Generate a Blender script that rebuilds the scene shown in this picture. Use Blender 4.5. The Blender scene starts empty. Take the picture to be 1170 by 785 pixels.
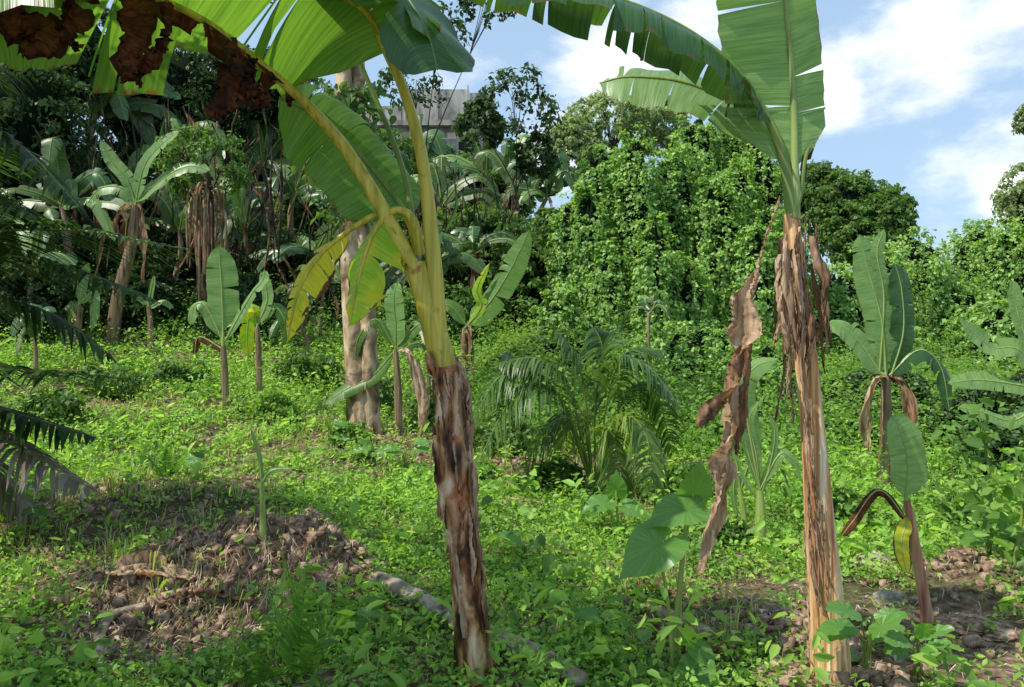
import bpy, math
import numpy as np
from mathutils import Vector
C=bpy.context.scene.collection
F=910.0; CZ=1.6
A=lambda *a: np.array(a,float)
def P(px,py,d): return A((px-585)/F*d, d, CZ-(py-392.5)/F*d)
def nrm(v): return v/(np.linalg.norm(v,axis=-1,keepdims=True)+1e-9)
# ---------- terrain ----------
_w=[(np.random.default_rng(s).uniform(-1,1,2),np.random.default_rng(s+50).uniform(0,6.28)) for s in range(24)]
def sn(x,y,f,k0=0,n=6):
    r=0
    for k in range(k0,k0+n):
        (a,b),p=_w[k%24]; r=r+np.sin((a*x*2+b*y*2)*f+p+0.7*np.sin(f*(b*x-a*y)+p))
    return r/n
MOUNDS=[(-1.72,5.3,.42,.34),(-1.25,5.35,.32,.24),(-2.3,5.1,.4,.18),(-1.9,4.45,.45,-.16),(0.05,8.3,.6,.2),(3.1,5.2,.45,.2),(1.5,4.3,.4,.1),(-3.0,6.8,1.2,.2),(-.9,9.5,.9,.15),(1.55,3.7,.3,.08)]
def H(x,y):
    x=np.asarray(x,float); y=np.asarray(y,float)
    b=np.interp(y,[-20,0,4,6,8,12,16,20,26,32,40,60,150],[-.3,0,0,.03,.12,.60,1.40,2.45,4.3,6.1,7.6,9,14])
    f=1/(1+np.exp((x-4.5)/2.2)); f=.3+.7*f
    z=b*f+.035*sn(x,y,1.7,0)+.02*sn(x,y,5,6)+.010*sn(x,y,13,12)+.005*sn(x,y,31,18)
    z=z+np.clip(-x-1,0,10)*.085*np.clip((y-5)/6,0,1)
    for mx,my,r,h in MOUNDS:
        g=np.exp(-((x-mx)**2+(y-my)**2)/r**2); z=z+h*g*(1+.3*sn(x,y,9,3)+.16*sn(x,y,24,7)+.1*sn(x,y,55,14))
    return z
def G(px,py,lift=0):
    d=2.5
    while d<90:
        p=P(px,py,d)
        if p[2]<=H(p[0],p[1]): break
        d+=.02
    p[2]=H(p[0],p[1])+lift
    return p
# ---------- mesh builder ----------
class MB:
    def __init__(s): s.V=[];s.F=[];s.U=[];s.W=[];s.M=[];s.n=0
    def add(s,V,Fc,u=None,w=None,m=0):
        V=np.asarray(V,float).reshape(-1,3); Fc=np.asarray(Fc,int).reshape(-1,4)
        s.V.append(V); s.F.append(Fc+s.n); s.n+=len(V)
        s.U.append(np.zeros(len(V)) if u is None else np.asarray(u,float).ravel())
        s.W.append(np.zeros(len(V)) if w is None else np.asarray(w,float).ravel())
        s.M.append(np.full(len(Fc),m,int))
    def build(s,name,mats,parent=None,smooth=True):
        V=np.concatenate(s.V);Fc=np.concatenate(s.F)
        o_=np.array(parent['_o']) if parent is not None else np.zeros(3)
        V=V-o_
        me=bpy.data.meshes.new(name)
        me.vertices.add(len(V)); me.vertices.foreach_set('co',V.astype(np.float32).ravel())
        me.loops.add(len(Fc)*4); me.loops.foreach_set('vertex_index',Fc.astype(np.int32).ravel())
        me.polygons.add(len(Fc)); me.polygons.foreach_set('loop_start',np.arange(0,len(Fc)*4,4,dtype=np.int32))
        me.polygons.foreach_set('material_index',np.concatenate(s.M).astype(np.int32))
        me.update(calc_edges=True)
        for nm,arr in (('u',s.U),('w',s.W)):
            at=me.attributes.new(nm,'FLOAT','POINT'); at.data.foreach_set('value',np.concatenate(arr).astype(np.float32))
        me.polygons.foreach_set('use_smooth',np.full(len(Fc),smooth))
        for m in (mats if isinstance(mats,(list,tuple)) else [mats]): me.materials.append(m)
        o=bpy.data.objects.new(name,me); C.objects.link(o)
        if parent is not None: o.parent=parent; o['_o']=list(o_)
        else: o['_o']=[0,0,0]
        return o
def thing(name,label,cat,loc,group=None):
    o=bpy.data.objects.new(name,None); C.objects.link(o); o.location=tuple(loc)
    o.empty_display_size=.1; o['_o']=[float(a) for a in loc]; o['label']=label; o['category']=cat
    if group:o['group']=group
    return o
def tag(o,label=None,cat=None,group=None,kind=None):
    for k,v in (('label',label),('category',cat),('group',group),('kind',kind)):
        if v:o[k]=v
    return o
def gridF(n,m,wrap=False):
    i,j=np.meshgrid(np.arange(n-1),np.arange(m if wrap else m-1),indexing='ij'); j2=(j+1)%m
    return np.stack([i*m+j,i*m+j2,(i+1)*m+j2,(i+1)*m+j],-1).reshape(-1,4)
def spl(pts,n=24):
    p=np.asarray(pts,float)
    if len(p)<3: 
        t=np.linspace(0,1,n)[:,None]; return p[0]*(1-t)+p[-1]*t
    q=np.vstack([2*p[0]-p[1],p,2*p[-1]-p[-2]]); k=len(p)-1
    t=np.linspace(0,k-1e-6,n); i=t.astype(int); f=(t-i)[:,None]
    a,b,c,d=q[i],q[i+1],q[i+2],q[i+3]
    return .5*(2*b+(c-a)*f+(2*a-5*b+4*c-d)*f*f+(3*b-a-3*c+d)*f**3)
def rs(v,n): v=np.atleast_1d(np.asarray(v,float)); return np.interp(np.linspace(0,1,n),np.linspace(0,1,len(v)),v) if len(v)>1 else np.full(n,v[0])
def tube(mb,pts,rad,ns=8,n=24,rough=0,m=0,seed=0,close=False):
    p=spl(pts,n); r=rs(rad,n)
    T=nrm(np.gradient(p,axis=0)); ref=A(1,0.1,0) if abs(T[0][0])<.8 else A(0,0.1,1)
    N=np.zeros_like(p); a=nrm(ref-T[0]*ref.dot(T[0]))
    for i in range(n): a=nrm(a-T[i]*a.dot(T[i])); N[i]=a
    B=np.cross(T,N); th=np.linspace(0,2*np.pi,ns,endpoint=False)
    R=r[:,None]*np.ones((1,ns))
    L=np.r_[0,np.cumsum(np.linalg.norm(np.diff(p,axis=0),axis=1))]
    if rough:
        rg=np.random.default_rng(seed); 
        R=R*(1+rough*(.6*sn(np.cos(th)[None]*2+seed,L[:,None]*4+np.sin(th)[None]*2,1.3)+.4*rg.normal(0,.5,(1,ns))+.25*rg.normal(0,.6,R.shape)))
    if close: R[0]*=.05;R[-1]*=.05
    V=p[:,None]+(np.cos(th)[None,:,None]*N[:,None]+np.sin(th)[None,:,None]*B[:,None])*R[...,None]
    mb.add(V,gridF(n,ns,True),np.tile(th/6.283,(n,1)),np.tile(L[:,None],(1,ns)),m)
def prof(t): 
    a=np.clip(t/.14,0,1)**.6; b=np.where(t>.55,np.clip(1-((t-.55)/.45)**2.3,0,1)**.6,1); return a*b
def prof2(t): return np.clip(np.sin(np.pi*np.clip(t,0,1)**.8),0,1)**.75
def blade(mb,pts,up,wl,wr,g=.5,fold=.15,tears=6,gap=.08,seed=0,ragged=0,crumple=0.0,slant=.25,m=0,N=30,wave=.012,profile=prof):
    rg=np.random.default_rng(seed); S=spl(pts,60); tS=np.linspace(0,1,60)
    L=np.linalg.norm(np.diff(S,axis=0),axis=1).sum(); TT=nrm(np.gradient(S,axis=0))
    up=np.asarray(up,float)
    up0,up1=(up,up) if up.ndim==1 else (up[0],up[-1])
    for side,W in ((1,wl),(-1,wr)):
        if W<=0: continue
        e=np.r_[0,np.sort(rg.uniform(.04,.97,tears)),1]
        for a,b in zip(e[:-1],e[1:]):
            k=max(3,int((b-a)*N)+1); M=9; tt=np.linspace(a,b,k); mid=(a+b)/2
            gf=gap*rg.uniform(.3,1.8) if tears else 0; dg=rg.normal(0,.22) if tears else 0
            rw=1-ragged*rg.uniform(0,1); ph=rg.uniform(0,6)
            s=np.linspace(0,1,M)
            t2=mid+(tt[:,None]-mid)*(1-gf*s[None]**1.2)
            w=W*profile(tt)*rw*(1+.02*np.sin(tt*60+ph)); w=np.maximum(w,.004)
            t3=np.clip(t2+slant*s[None]*w[:,None]/L*(1-t2),0,1)
            pos=np.stack([np.interp(t3,tS,S[:,c]) for c in range(3)],-1)
            T=nrm(np.stack([np.interp(tt,tS,TT[:,c]) for c in range(3)],-1))
            U=up0*(1-tt[:,None])+up1*tt[:,None]
            lat=nrm(np.cross(T,U))*side; nn=nrm(np.cross(lat*side,T))
            off=np.zeros((k,3)); V=np.zeros((k,M,3)); V[:,0]=pos[:,0]
            for j in range(1,M):
                gs=np.clip((g+dg*(.3+s[j]))*s[j]**.8,0,.97)
                d=lat*math.cos(fold)+nn*math.sin(fold)
                d=nrm(d*(1-gs)+A(0,0,-1)*gs)
                off=off+d*(w/(M-1))[:,None]
                wv=wave*np.sin(tt*L*26+ph)*s[j]*min(1,W*4)
                V[:,j]=pos[:,j]+off+nn*wv[:,None]
            if crumple: V[:,1:]+=rg.normal(0,crumple,(k,M-1,3))*s[1:,None]
            mb.add(V,gridF(k,M),np.tile(s,(k,1)),np.tile((tt*L)[:,None],(1,M)),m)
def sheet(mb,pts,wid,seed=0,crumple=.02,twist=2,n=26,m=0,curl=1.2,a0=None):
    rg=np.random.default_rng(seed); p=spl(pts,n)
    k=max(4,n//5); W=rs(wid,n)*(1+.3*np.interp(np.linspace(0,1,n),np.linspace(0,1,k),rg.normal(0,1,k))+.05*rg.normal(0,1,n)); W=np.maximum(W,.003)
    T=nrm(np.gradient(p,axis=0)); a0=rg.uniform(0,6.28) if a0 is None else a0; M=9; V=np.zeros((n,M,3))
    ref=A(.2,1,.1); ang=a0+np.linspace(0,twist,n)+.4*np.sin(np.linspace(0,9,n)+a0)
    N=nrm(np.cross(T,ref)); B=np.cross(T,N)
    s=np.linspace(-1,1,M); c_=curl*(1+.5*np.sin(np.linspace(0,7,n)+a0))
    fl=rg.normal(0,.12,M)
    for j in range(M):
        th=s[j]*c_; q=np.sin(th)/c_; r=(1-np.cos(th))/c_+fl[j]
        V[:,j]=p+(W[:,None])*(q[:,None]*(np.cos(ang)[:,None]*N+np.sin(ang)[:,None]*B)+r[:,None]*(-np.sin(ang)[:,None]*N+np.cos(ang)[:,None]*B))
    V+=rg.normal(0,crumple,(n,M,3))
    mb.add(V,gridF(n,M),np.tile(abs(s),(n,1)),np.tile(np.linspace(0,1,n)[:,None],(1,M)),m)
def leaves(mb,Pt,Nn,size,asp=.55,down=.4,seed=0,m=0,simple=False,jit=.6):
    rg=np.random.default_rng(seed); n=len(Pt)
    Nn=nrm(Nn+rg.normal(0,jit,(n,3))); a=rg.normal(0,1,(n,3)); a[:,2]-=down*2
    a=nrm(a-Nn*(a*Nn).sum(1,keepdims=True)); b=np.cross(Nn,a)
    sz=(size*rg.uniform(.5,1.4,n))[:,None]; asp=asp*rg.uniform(.7,1.2,n)[:,None]
    if simple:
        V=np.stack([Pt,Pt+a*sz*.45+b*sz*asp*.5+Nn*sz*.1,Pt+a*sz,Pt+a*sz*.45-b*sz*asp*.5+Nn*sz*.1],1)
        mb.add(V,np.arange(n*4).reshape(n,4),m=m)
    else:
        V=np.stack([Pt,Pt+a*sz*.22+b*sz*asp*.42+Nn*sz*.1,Pt+a*sz*.62+b*sz*asp*.42+Nn*sz*.08,Pt+a*sz-Nn*sz*.12,
                    Pt+a*sz*.62-b*sz*asp*.42+Nn*sz*.08,Pt+a*sz*.22-b*sz*asp*.42+Nn*sz*.1],1)
        i=np.arange(n)[:,None]*6
        mb.add(V,np.concatenate([i+[0,1,2,3],i+[0,3,4,5]]),m=m)
def sph(rg,n): return nrm(rg.normal(0,1,(n,3)))
# ---------- materials ----------
def mat(name):
    m=bpy.data.materials.new(name); m.use_nodes=True; m.node_tree.nodes.clear(); return m,m.node_tree.nodes,m.node_tree.links
def ramp(N,cols,pos=None):
    r=N.new('ShaderNodeValToRGB'); e=r.color_ramp.elements
    pos=pos or np.linspace(0,1,len(cols))
    while len(e)<len(cols): e.new(.5)
    for i,(c,p) in enumerate(zip(cols,pos)): e[i].position=float(p); e[i].color=(*c,1)
    return r
def finish(N,L,col,rough,spec,tf,tint,bump=None):
    pb=N.new('ShaderNodeBsdfPrincipled'); L.new(col,pb.inputs['Base Color']); pb.inputs['Roughness'].default_value=rough
    pb.inputs['Specular IOR Level'].default_value=spec
    if bump is not None: L.new(bump,pb.inputs['Normal'])
    out=N.new('ShaderNodeOutputMaterial')
    if tf>0:
        mu=N.new('ShaderNodeMix'); mu.data_type='RGBA'; mu.blend_type='MULTIPLY'; mu.inputs[0].default_value=1
        L.new(col,mu.inputs[6]); mu.inputs[7].default_value=(*tint,1)
        tr=N.new('ShaderNodeBsdfTranslucent'); L.new(mu.outputs[2],tr.inputs['Color'])
        mx=N.new('ShaderNodeMixShader'); mx.inputs[0].default_value=tf
        L.new(pb.outputs[0],mx.inputs[1]); L.new(tr.outputs[0],mx.inputs[2]); L.new(mx.outputs[0],out.inputs[0])
    else: L.new(pb.outputs[0],out.inputs[0])
def sc_(c,k): return tuple(min(.8,a*b) for a,b in zip(c,k))
def noise(N,L,vec,scale,detail=4,dist=0):
    n=N.new('ShaderNodeTexNoise'); n.inputs['Scale'].default_value=scale; n.inputs['Detail'].default_value=detail; n.inputs['Distortion'].default_value=dist
    if vec is not None: L.new(vec,n.inputs['Vector'])
    return n.outputs['Fac']
def leaf_mat(name,cols,tf=.35,rough=.45,spec=.4,tint=(2.4,2.3,1.0),k=1.7,patch=0,ps=1.2):
    m,N,L=mat(name); g=N.new('ShaderNodeNewGeometry'); r=ramp(N,[sc_(c,(k*1.08,k,k*1.05)) for c in cols]); f=g.outputs['Random Per Island']
    if patch:
        nz=noise(N,L,g.outputs['Position'],ps,3); a=N.new('ShaderNodeMath');a.operation='SUBTRACT';L.new(nz,a.inputs[0]);a.inputs[1].default_value=.5
        b=N.new('ShaderNodeMath');b.operation='MULTIPLY_ADD';L.new(a.outputs[0],b.inputs[0]);b.inputs[1].default_value=patch;L.new(f,b.inputs[2]);b.use_clamp=True; f=b.outputs[0]
    L.new(f,r.inputs[0])
    finish(N,L,r.outputs[0],rough,spec,tf,tint); return m
def bumpn(N,L,h,s,d=.02):
    b=N.new('ShaderNodeBump'); b.inputs['Strength'].default_value=s; b.inputs['Distance'].default_value=d; L.new(h,b.inputs['Height']); return b.outputs[0]
def banana_mat(name,c1,c2,patch,edge,edget=.9,patcht=.62,tf=.4,rough=.38,tint=(2.6,2.5,.9),spec=.45,k=1.4):
    m,N,L=mat(name); c1,c2,patch=[sc_(c,(k*1.05,k,k*.95)) for c in (c1,c2,patch)]
    u=N.new('ShaderNodeAttribute');u.attribute_name='u'; w=N.new('ShaderNodeAttribute');w.attribute_name='w'
    g=N.new('ShaderNodeNewGeometry')
    cb=N.new('ShaderNodeCombineXYZ'); L.new(w.outputs['Fac'],cb.inputs[0]); L.new(u.outputs['Fac'],cb.inputs[1]); L.new(g.outputs['Random Per Island'],cb.inputs[2])
    mp=N.new('ShaderNodeMapping'); mp.inputs['Scale'].default_value=(90,1.2,3); L.new(cb.outputs[0],mp.inputs[0])
    st=noise(N,L,mp.outputs[0],1,2)
    r=ramp(N,[c1,c2],[.32,.7]); L.new(st,r.inputs[0])
    tc=N.new('ShaderNodeTexCoord'); pn=noise(N,L,tc.outputs['Object'],6,5)
    pr=ramp(N,[(0,0,0),(1,1,1)],[patcht-.06,patcht+.06]); L.new(pn,pr.inputs[0])
    m1=N.new('ShaderNodeMix');m1.data_type='RGBA'; L.new(pr.outputs[0],m1.inputs[0]); L.new(r.outputs[0],m1.inputs[6]); m1.inputs[7].default_value=(*patch,1)
    ad=N.new('ShaderNodeMath');ad.operation='MULTIPLY_ADD'; n2=noise(N,L,tc.outputs['Object'],22,4); L.new(n2,ad.inputs[0]); ad.inputs[1].default_value=.35; L.new(u.outputs['Fac'],ad.inputs[2])
    er=ramp(N,[(0,0,0),(1,1,1)],[min(.98,(edget+.175)/1.4),min(1,(edget+.215)/1.4)])
    dv=N.new('ShaderNodeMath');dv.operation='DIVIDE';L.new(ad.outputs[0],dv.inputs[0]);dv.inputs[1].default_value=1.4; L.new(dv.outputs[0],er.inputs[0])
    m2=N.new('ShaderNodeMix');m2.data_type='RGBA'; L.new(er.outputs[0],m2.inputs[0]); L.new(m1.outputs[2],m2.inputs[6]); m2.inputs[7].default_value=(*edge,1)
    finish(N,L,m2.outputs[2],rough,spec,tf,tint,bumpn(N,L,st,.35,.006)); return m
def bark_mat(name,cols,pos=None,sc=(14,14,1.6),nscale=1,rough=.85,patch=None,patcht=.6,bump=.7,tf=0,spec=.2,bd=.02,k=1.15,psc=4.5):
    m,N,L=mat(name); tc=N.new('ShaderNodeTexCoord'); mp=N.new('ShaderNodeMapping'); mp.inputs['Scale'].default_value=sc; L.new(tc.outputs['Object'],mp.inputs[0])
    n=noise(N,L,mp.outputs[0],nscale,8,.6); r=ramp(N,[sc_(c,(k,k,k)) for c in cols],pos or list(np.linspace(.3,.7,len(cols)))); L.new(n,r.inputs[0]); col=r.outputs[0]
    if patch:
        p=noise(N,L,tc.outputs['Object'],psc,5,.5); pr=ramp(N,[(0,0,0),(1,1,1)],[patcht-.04,patcht+.04]); L.new(p,pr.inputs[0])
        x=N.new('ShaderNodeMix');x.data_type='RGBA';L.new(pr.outputs[0],x.inputs[0]);L.new(col,x.inputs[6]);x.inputs[7].default_value=(*patch,1);col=x.outputs[2]
    finish(N,L,col,rough,spec,tf,(1.5,1.2,.8),bumpn(N,L,n,bump,bd)); return m
BAN=banana_mat('banana_leaf_green',(.05,.115,.02),(.10,.19,.035),(.12,.20,.04),(.16,.09,.03),.97,.7,tint=(2.2,2.2,.9))
BAND=banana_mat('banana_leaf_deep',(.022,.06,.02),(.04,.10,.025),(.06,.12,.03),(.13,.08,.03),.97,.72,tf=.25,rough=.3)
BANP=banana_mat('banana_leaf_pale',(.10,.19,.06),(.18,.28,.10),(.14,.24,.07),(.25,.2,.08),.97,.6,tf=.35,tint=(2,2.1,1))
BANS=banana_mat('banana_leaf_background',(.035,.075,.02),(.08,.15,.04),(.12,.14,.03),(.15,.09,.04),.9,.62,tf=.3,tint=(2,2.1,.9),k=1.25)
BANY=banana_mat('banana_leaf_yellowing',(.42,.38,.012),(.60,.50,.02),(.24,.33,.02),(.13,.05,.015),.82,.62,tf=.5,tint=(1.6,1.6,.6))
BANYG=banana_mat('banana_leaf_yellow_green',(.18,.30,.015),(.28,.42,.02),(.42,.40,.02),(.14,.07,.02),.93,.58,tf=.5,tint=(2.1,2.1,.7))
DEAD=banana_mat('dead_banana_leaf',(.06,.022,.010),(.18,.065,.026),(.04,.015,.01),(.05,.02,.01),.8,.55,tf=.28,rough=.7,tint=(2.0,1.2,.8),spec=.15,k=1)
DRY=bark_mat('dry_straw_leaf',[(.16,.10,.06),(.42,.28,.17),(.66,.51,.36)],sc=(30,30,5),rough=.75,tf=.25)
DRYD=bark_mat('dry_brown_leaf',[(.06,.03,.018),(.20,.11,.06),(.42,.27,.16)],sc=(26,26,4),rough=.8,tf=.2)
PSA=bark_mat('pseudostem_brown',[(.015,.008,.005),(.14,.055,.02),(.42,.22,.09),(.66,.50,.34)],[.38,.47,.55,.66],sc=(13,13,4.2),patch=(.40,.08,.012),patcht=.62,bump=1,psc=4,rough=.5,spec=.4)
PSB=bark_mat('pseudostem_orange',[(.16,.06,.025),(.48,.25,.10),(.68,.44,.23),(.74,.60,.40)],sc=(34,34,1.3),patch=(.42,.14,.04),patcht=.68,bump=1,k=1.2)
PET=bark_mat('petiole_yellow_green',[(.26,.27,.02),(.52,.42,.04),(.68,.55,.08)],sc=(30,30,1.2),patch=(.40,.14,.02),patcht=.67,rough=.4,bump=.2,tf=.12,spec=.5,psc=11)
PETG=bark_mat('petiole_green',[(.12,.19,.03),(.24,.31,.06)],sc=(30,30,1.5),rough=.4,bump=.2,tf=.15,spec=.5)
PETP=bark_mat('petiole_pale',[(.22,.30,.07),(.38,.46,.14)],sc=(30,30,1.5),rough=.4,bump=.2,tf=.2,spec=.5)
STEMR=bark_mat('young_stem_brown',[(.06,.04,.025),(.20,.13,.07),(.34,.26,.15)],sc=(30,30,2),rough=.7,bump=.6)
STEMY=bark_mat('young_stem_pinkish',[(.22,.09,.055),(.42,.22,.13),(.48,.34,.2)],sc=(30,30,2),rough=.6,bump=.4)
BARK=bark_mat('tree_bark_tan',[(.10,.065,.035),(.34,.23,.13),(.56,.42,.27)],[.36,.5,.62],sc=(6,6,2.6),rough=.9,patch=(.12,.08,.045),patcht=.6,psc=3,bump=1,bd=.05)
BARKD=bark_mat('tree_bark_dark',[(.03,.022,.015),(.10,.075,.05)],sc=(8,8,1.5),rough=.9)
BARKG=bark_mat('log_grey',[(.08,.06,.04),(.30,.23,.165),(.52,.43,.33)],sc=(14,14,14),nscale=.8,rough=.9,bump=1)
DIRT=bark_mat('dirt_clod',[(.07,.042,.027),(.26,.17,.11),(.46,.34,.24)],sc=(16,16,16),rough=.95,bump=1,bd=.03)
ROCK=bark_mat('rock_grey',[(.12,.10,.08),(.30,.26,.2),(.45,.40,.33)],sc=(7,7,7),rough=.9,bump=.8)
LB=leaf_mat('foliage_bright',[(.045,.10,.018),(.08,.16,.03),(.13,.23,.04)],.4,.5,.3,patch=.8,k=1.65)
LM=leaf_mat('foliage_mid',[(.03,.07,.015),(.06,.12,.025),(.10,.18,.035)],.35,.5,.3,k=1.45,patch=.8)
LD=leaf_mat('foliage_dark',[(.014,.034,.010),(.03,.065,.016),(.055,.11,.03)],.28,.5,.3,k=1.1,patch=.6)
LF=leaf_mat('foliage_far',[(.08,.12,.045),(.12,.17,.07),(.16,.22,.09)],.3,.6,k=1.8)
LV=leaf_mat('vine_leaf',[(.04,.09,.02),(.08,.16,.035),(.14,.24,.05),(.22,.32,.10)],.35,.5,.35,k=1.8,patch=.6,ps=.6)
LG=leaf_mat('ground_leaf',[(.04,.09,.015),(.09,.18,.03),(.14,.26,.04),(.20,.32,.06)],.4,.5,.35,k=1.75,patch=1.2,ps=1.3)
LGR=leaf_mat('grass_blade',[(.07,.13,.02),(.13,.22,.04),(.22,.28,.07),(.40,.35,.18)],.35,.5,k=1.3,patch=1.0,ps=.9)
LPALM=leaf_mat('palm_leaflet',[(.025,.06,.015),(.05,.11,.02),(.09,.16,.03)],.3,.4,.4,k=1.25)
LPALMD=leaf_mat('palm_leaflet_dark',[(.016,.042,.010),(.035,.08,.017),(.065,.125,.027)],.3,.55,.15,k=1.05)
LPALMY=leaf_mat('palm_leaflet_light',[(.06,.12,.02),(.11,.18,.035),(.18,.25,.06)],.35,.4,.4,k=1.4)
LDRYP=leaf_mat('palm_leaflet_dry',[(.12,.11,.08),(.22,.20,.14),(.3,.28,.2)],.15,.7,.1,k=1)
LFERN=leaf_mat('fern_leaflet',[(.05,.12,.02),(.09,.19,.03)],.4)
LTARO=banana_mat('taro_leaf',(.06,.14,.03),(.09,.19,.04),(.11,.21,.04),(.12,.15,.04),1.05,.7,rough=.32,tf=.35,tint=(2.6,2.6,.9),k=1.6)
LITR=leaf_mat('leaf_litter',[(.08,.05,.03),(.25,.165,.10),(.46,.35,.23),(.60,.50,.36)],.1,.8,.2,k=1.1)
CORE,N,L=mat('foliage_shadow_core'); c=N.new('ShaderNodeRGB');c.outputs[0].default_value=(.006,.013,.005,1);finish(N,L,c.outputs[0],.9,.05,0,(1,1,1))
CONC=bark_mat('weathered_concrete',[(.12,.11,.095),(.29,.27,.24),(.44,.42,.38)],sc=(1.4,1.4,.6),nscale=1.5,rough=.9,bump=.3)
DARK,N,L=mat('dark_opening'); c=N.new('ShaderNodeRGB');c.outputs[0].default_value=(.02,.022,.024,1);finish(N,L,c.outputs[0],.6,.2,0,(1,1,1))
GM,N,L=mat('earth'); tc=N.new('ShaderNodeTexCoord'); o=tc.outputs['Object']
n1=noise(N,L,o,14,10); n2=noise(N,L,o,.9,4); n3=noise(N,L,o,60,4)
r1=ramp(N,[(.045,.028,.018),(.18,.12,.075),(.42,.31,.21)],[.3,.52,.75]); L.new(n1,r1.inputs[0])
r2=ramp(N,[(.03,.045,.012),(.09,.10,.035)],[.35,.65]); L.new(n3,r2.inputs[0])
mk=ramp(N,[(0,0,0),(1,1,1)],[.44,.62]); L.new(n2,mk.inputs[0])
mx=N.new('ShaderNodeMix');mx.data_type='RGBA';L.new(mk.outputs[0],mx.inputs[0]);L.new(r1.outputs[0],mx.inputs[6]);L.new(r2.outputs[0],mx.inputs[7])
finish(N,L,mx.outputs[2],.95,.1,0,(1,1,1),bumpn(N,L,n1,1,.06))
# ---------- ground ----------
xs=np.sinh(np.linspace(-5.2,5.2,620))*1.3; ys=np.sinh(np.linspace(-1.6,4.6,700))*3.0+4
X,Y=np.meshgrid(xs,ys,indexing='ij'); mb=MB(); mb.add(np.stack([X,Y,H(X,Y)],-1),gridF(len(xs),len(ys))[:,::-1])
tag(mb.build('ground',GM),kind='structure')
# ---------- clouds of foliage ----------
def clumps(mb,cen,rad,K,per,size,seed,m=0,asp=.6,sub=.28,simple=False,core=True,mcore=1,fill=.25,down=.5,drape=0):
    rg=np.random.default_rng(seed); cen=np.asarray(cen,float); rad=np.asarray(rad,float)
    d=sph(rg,K*2); keep=(d[:,1]<.4)|(rg.random(len(d))<.3); d=d[keep][:K]; d=d[d[:,2]>-.8]
    lump=.16*sn(d[:,0]*1.5+seed,d[:,2]*1.5+d[:,1],1.6,seed%9)
    if drape: lump=.16*sn(d[:,0]*4+seed,d[:,1]*2+.2*d[:,2],1.6,seed%9)+.3*lump
    rr=1-fill*rg.random(len(d))**1.5+lump+.07*rg.normal(0,1,len(d))
    sc=cen+d*rad*rr[:,None]; srad=rad.mean()*sub*rg.uniform(.5,1.5,len(d))
    n=len(sc)*per; idx=np.repeat(np.arange(len(sc)),per)
    q=nrm(sph(rg,n)+d[idx]*.7+A(0,0,.5)); q2=q*srad[idx][:,None]*rg.uniform(.6,1.2,n)[:,None]; q2[:,2]*=.75
    nn=q
    if drape:
        hang=rg.random(n)<.7; q2[hang,:2]*=.62; q2[hang,2]-=(rg.random(n)**1.15*(srad[idx]*drape*rg.uniform(.3,2.2,len(d))[idx]))[hang]
        nn=nrm(q*.5+d[idx]+A(0,-.2,.25))
    leaves(mb,sc[idx]+q2,nn,size,asp,down if not drape else 1.3,seed+1,m,simple,.6 if not drape else .5)
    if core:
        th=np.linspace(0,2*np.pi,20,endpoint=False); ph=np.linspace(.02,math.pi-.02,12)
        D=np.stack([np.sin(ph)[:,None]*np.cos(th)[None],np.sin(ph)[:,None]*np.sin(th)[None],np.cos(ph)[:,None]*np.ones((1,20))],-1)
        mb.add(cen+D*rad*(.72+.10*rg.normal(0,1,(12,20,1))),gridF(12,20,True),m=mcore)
def tree(name,label,cat,lumps,size,lm,base=None,tr=.12,core=True,K=70,per=60,bark=None,seed=0,group=None,simple=True,asp=.6,sub=.28,fill=.25,drape=0):
    c0=lumps[0]; cc=P(c0[0],c0[1],c0[2])
    if base is None: base=A(cc[0],cc[1],0)
    base=A(base[0],base[1],H(base[0],base[1])-.1)
    root=thing(name,label,cat,base,group)
    mb=MB(); tb=MB(); 
    for i,(px,py,d,rx,ry) in enumerate(lumps):
        c_=P(px,py,d); R=A(rx/F*d,min(rx,ry)/F*d,ry/F*d)
        clumps(mb,c_,R,K,per,size,seed*17+i,0,asp,sub,simple,core,1,fill,drape=drape)
        hub=base+(P(*c0[:3])-base)*A(.6,.6,.55)
        tube(tb,[base,base*.6+hub*.4+A(.1 if tr>.06 else .02,0,0),hub,c_*.85+hub*.15],[tr,tr*.8,tr*.55,tr*.15],7,12,.15,seed=seed)
        rg=np.random.default_rng(seed+i)
        for q in range(7):
            e=c_+sph(rg,1)[0]*R*.85
            tube(tb,[hub*.3+c_*.7,(c_+e)/2+A(0,0,.1*min(1,R[0])),e],[tr*.3,tr*.2,tr*.05],5,8)
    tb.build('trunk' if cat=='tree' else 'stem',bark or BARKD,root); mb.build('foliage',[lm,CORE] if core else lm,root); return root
T_=tree; VK=dict(sub=.15,asp=.85,drape=5.0,fill=.45)
T_('vine_covered_tree','rounded tree smothered in pale vines, left of the two big vine domes','tree',[(690,235,19,32,72),(652,315,18.5,26,90),(725,250,18.5,28,100),(700,360,17.5,30,85),(748,340,17,26,90),(640,385,17,28,60),(672,290,18.2,22,80)],.082,LV,seed=1,K=165,per=70,tr=.2,**VK)
T_('vine_covered_tree','tall dome of vines with highest leafy top, behind the right banana stem','tree',[(795,200,20,30,72),(840,195,20.5,32,72),(770,260,19,26,105),(872,250,19.5,28,98),(820,300,18.5,28,108),(862,345,18,28,90),(785,370,17.5,28,75),(900,325,18.5,28,88),(845,270,18.8,22,90)],.086,LV,seed=2,K=165,per=70,tr=.25,**VK)
T_('vine_bank','low bright bank of vines spilling down below the vine domes','shrub',[(800,425,14,75,55),(735,445,14.5,55,45),(870,450,13,60,60)],.065,LV,seed=3,K=330,per=60,tr=.06,sub=.10,asp=.85,drape=3.5,fill=.3)
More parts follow.
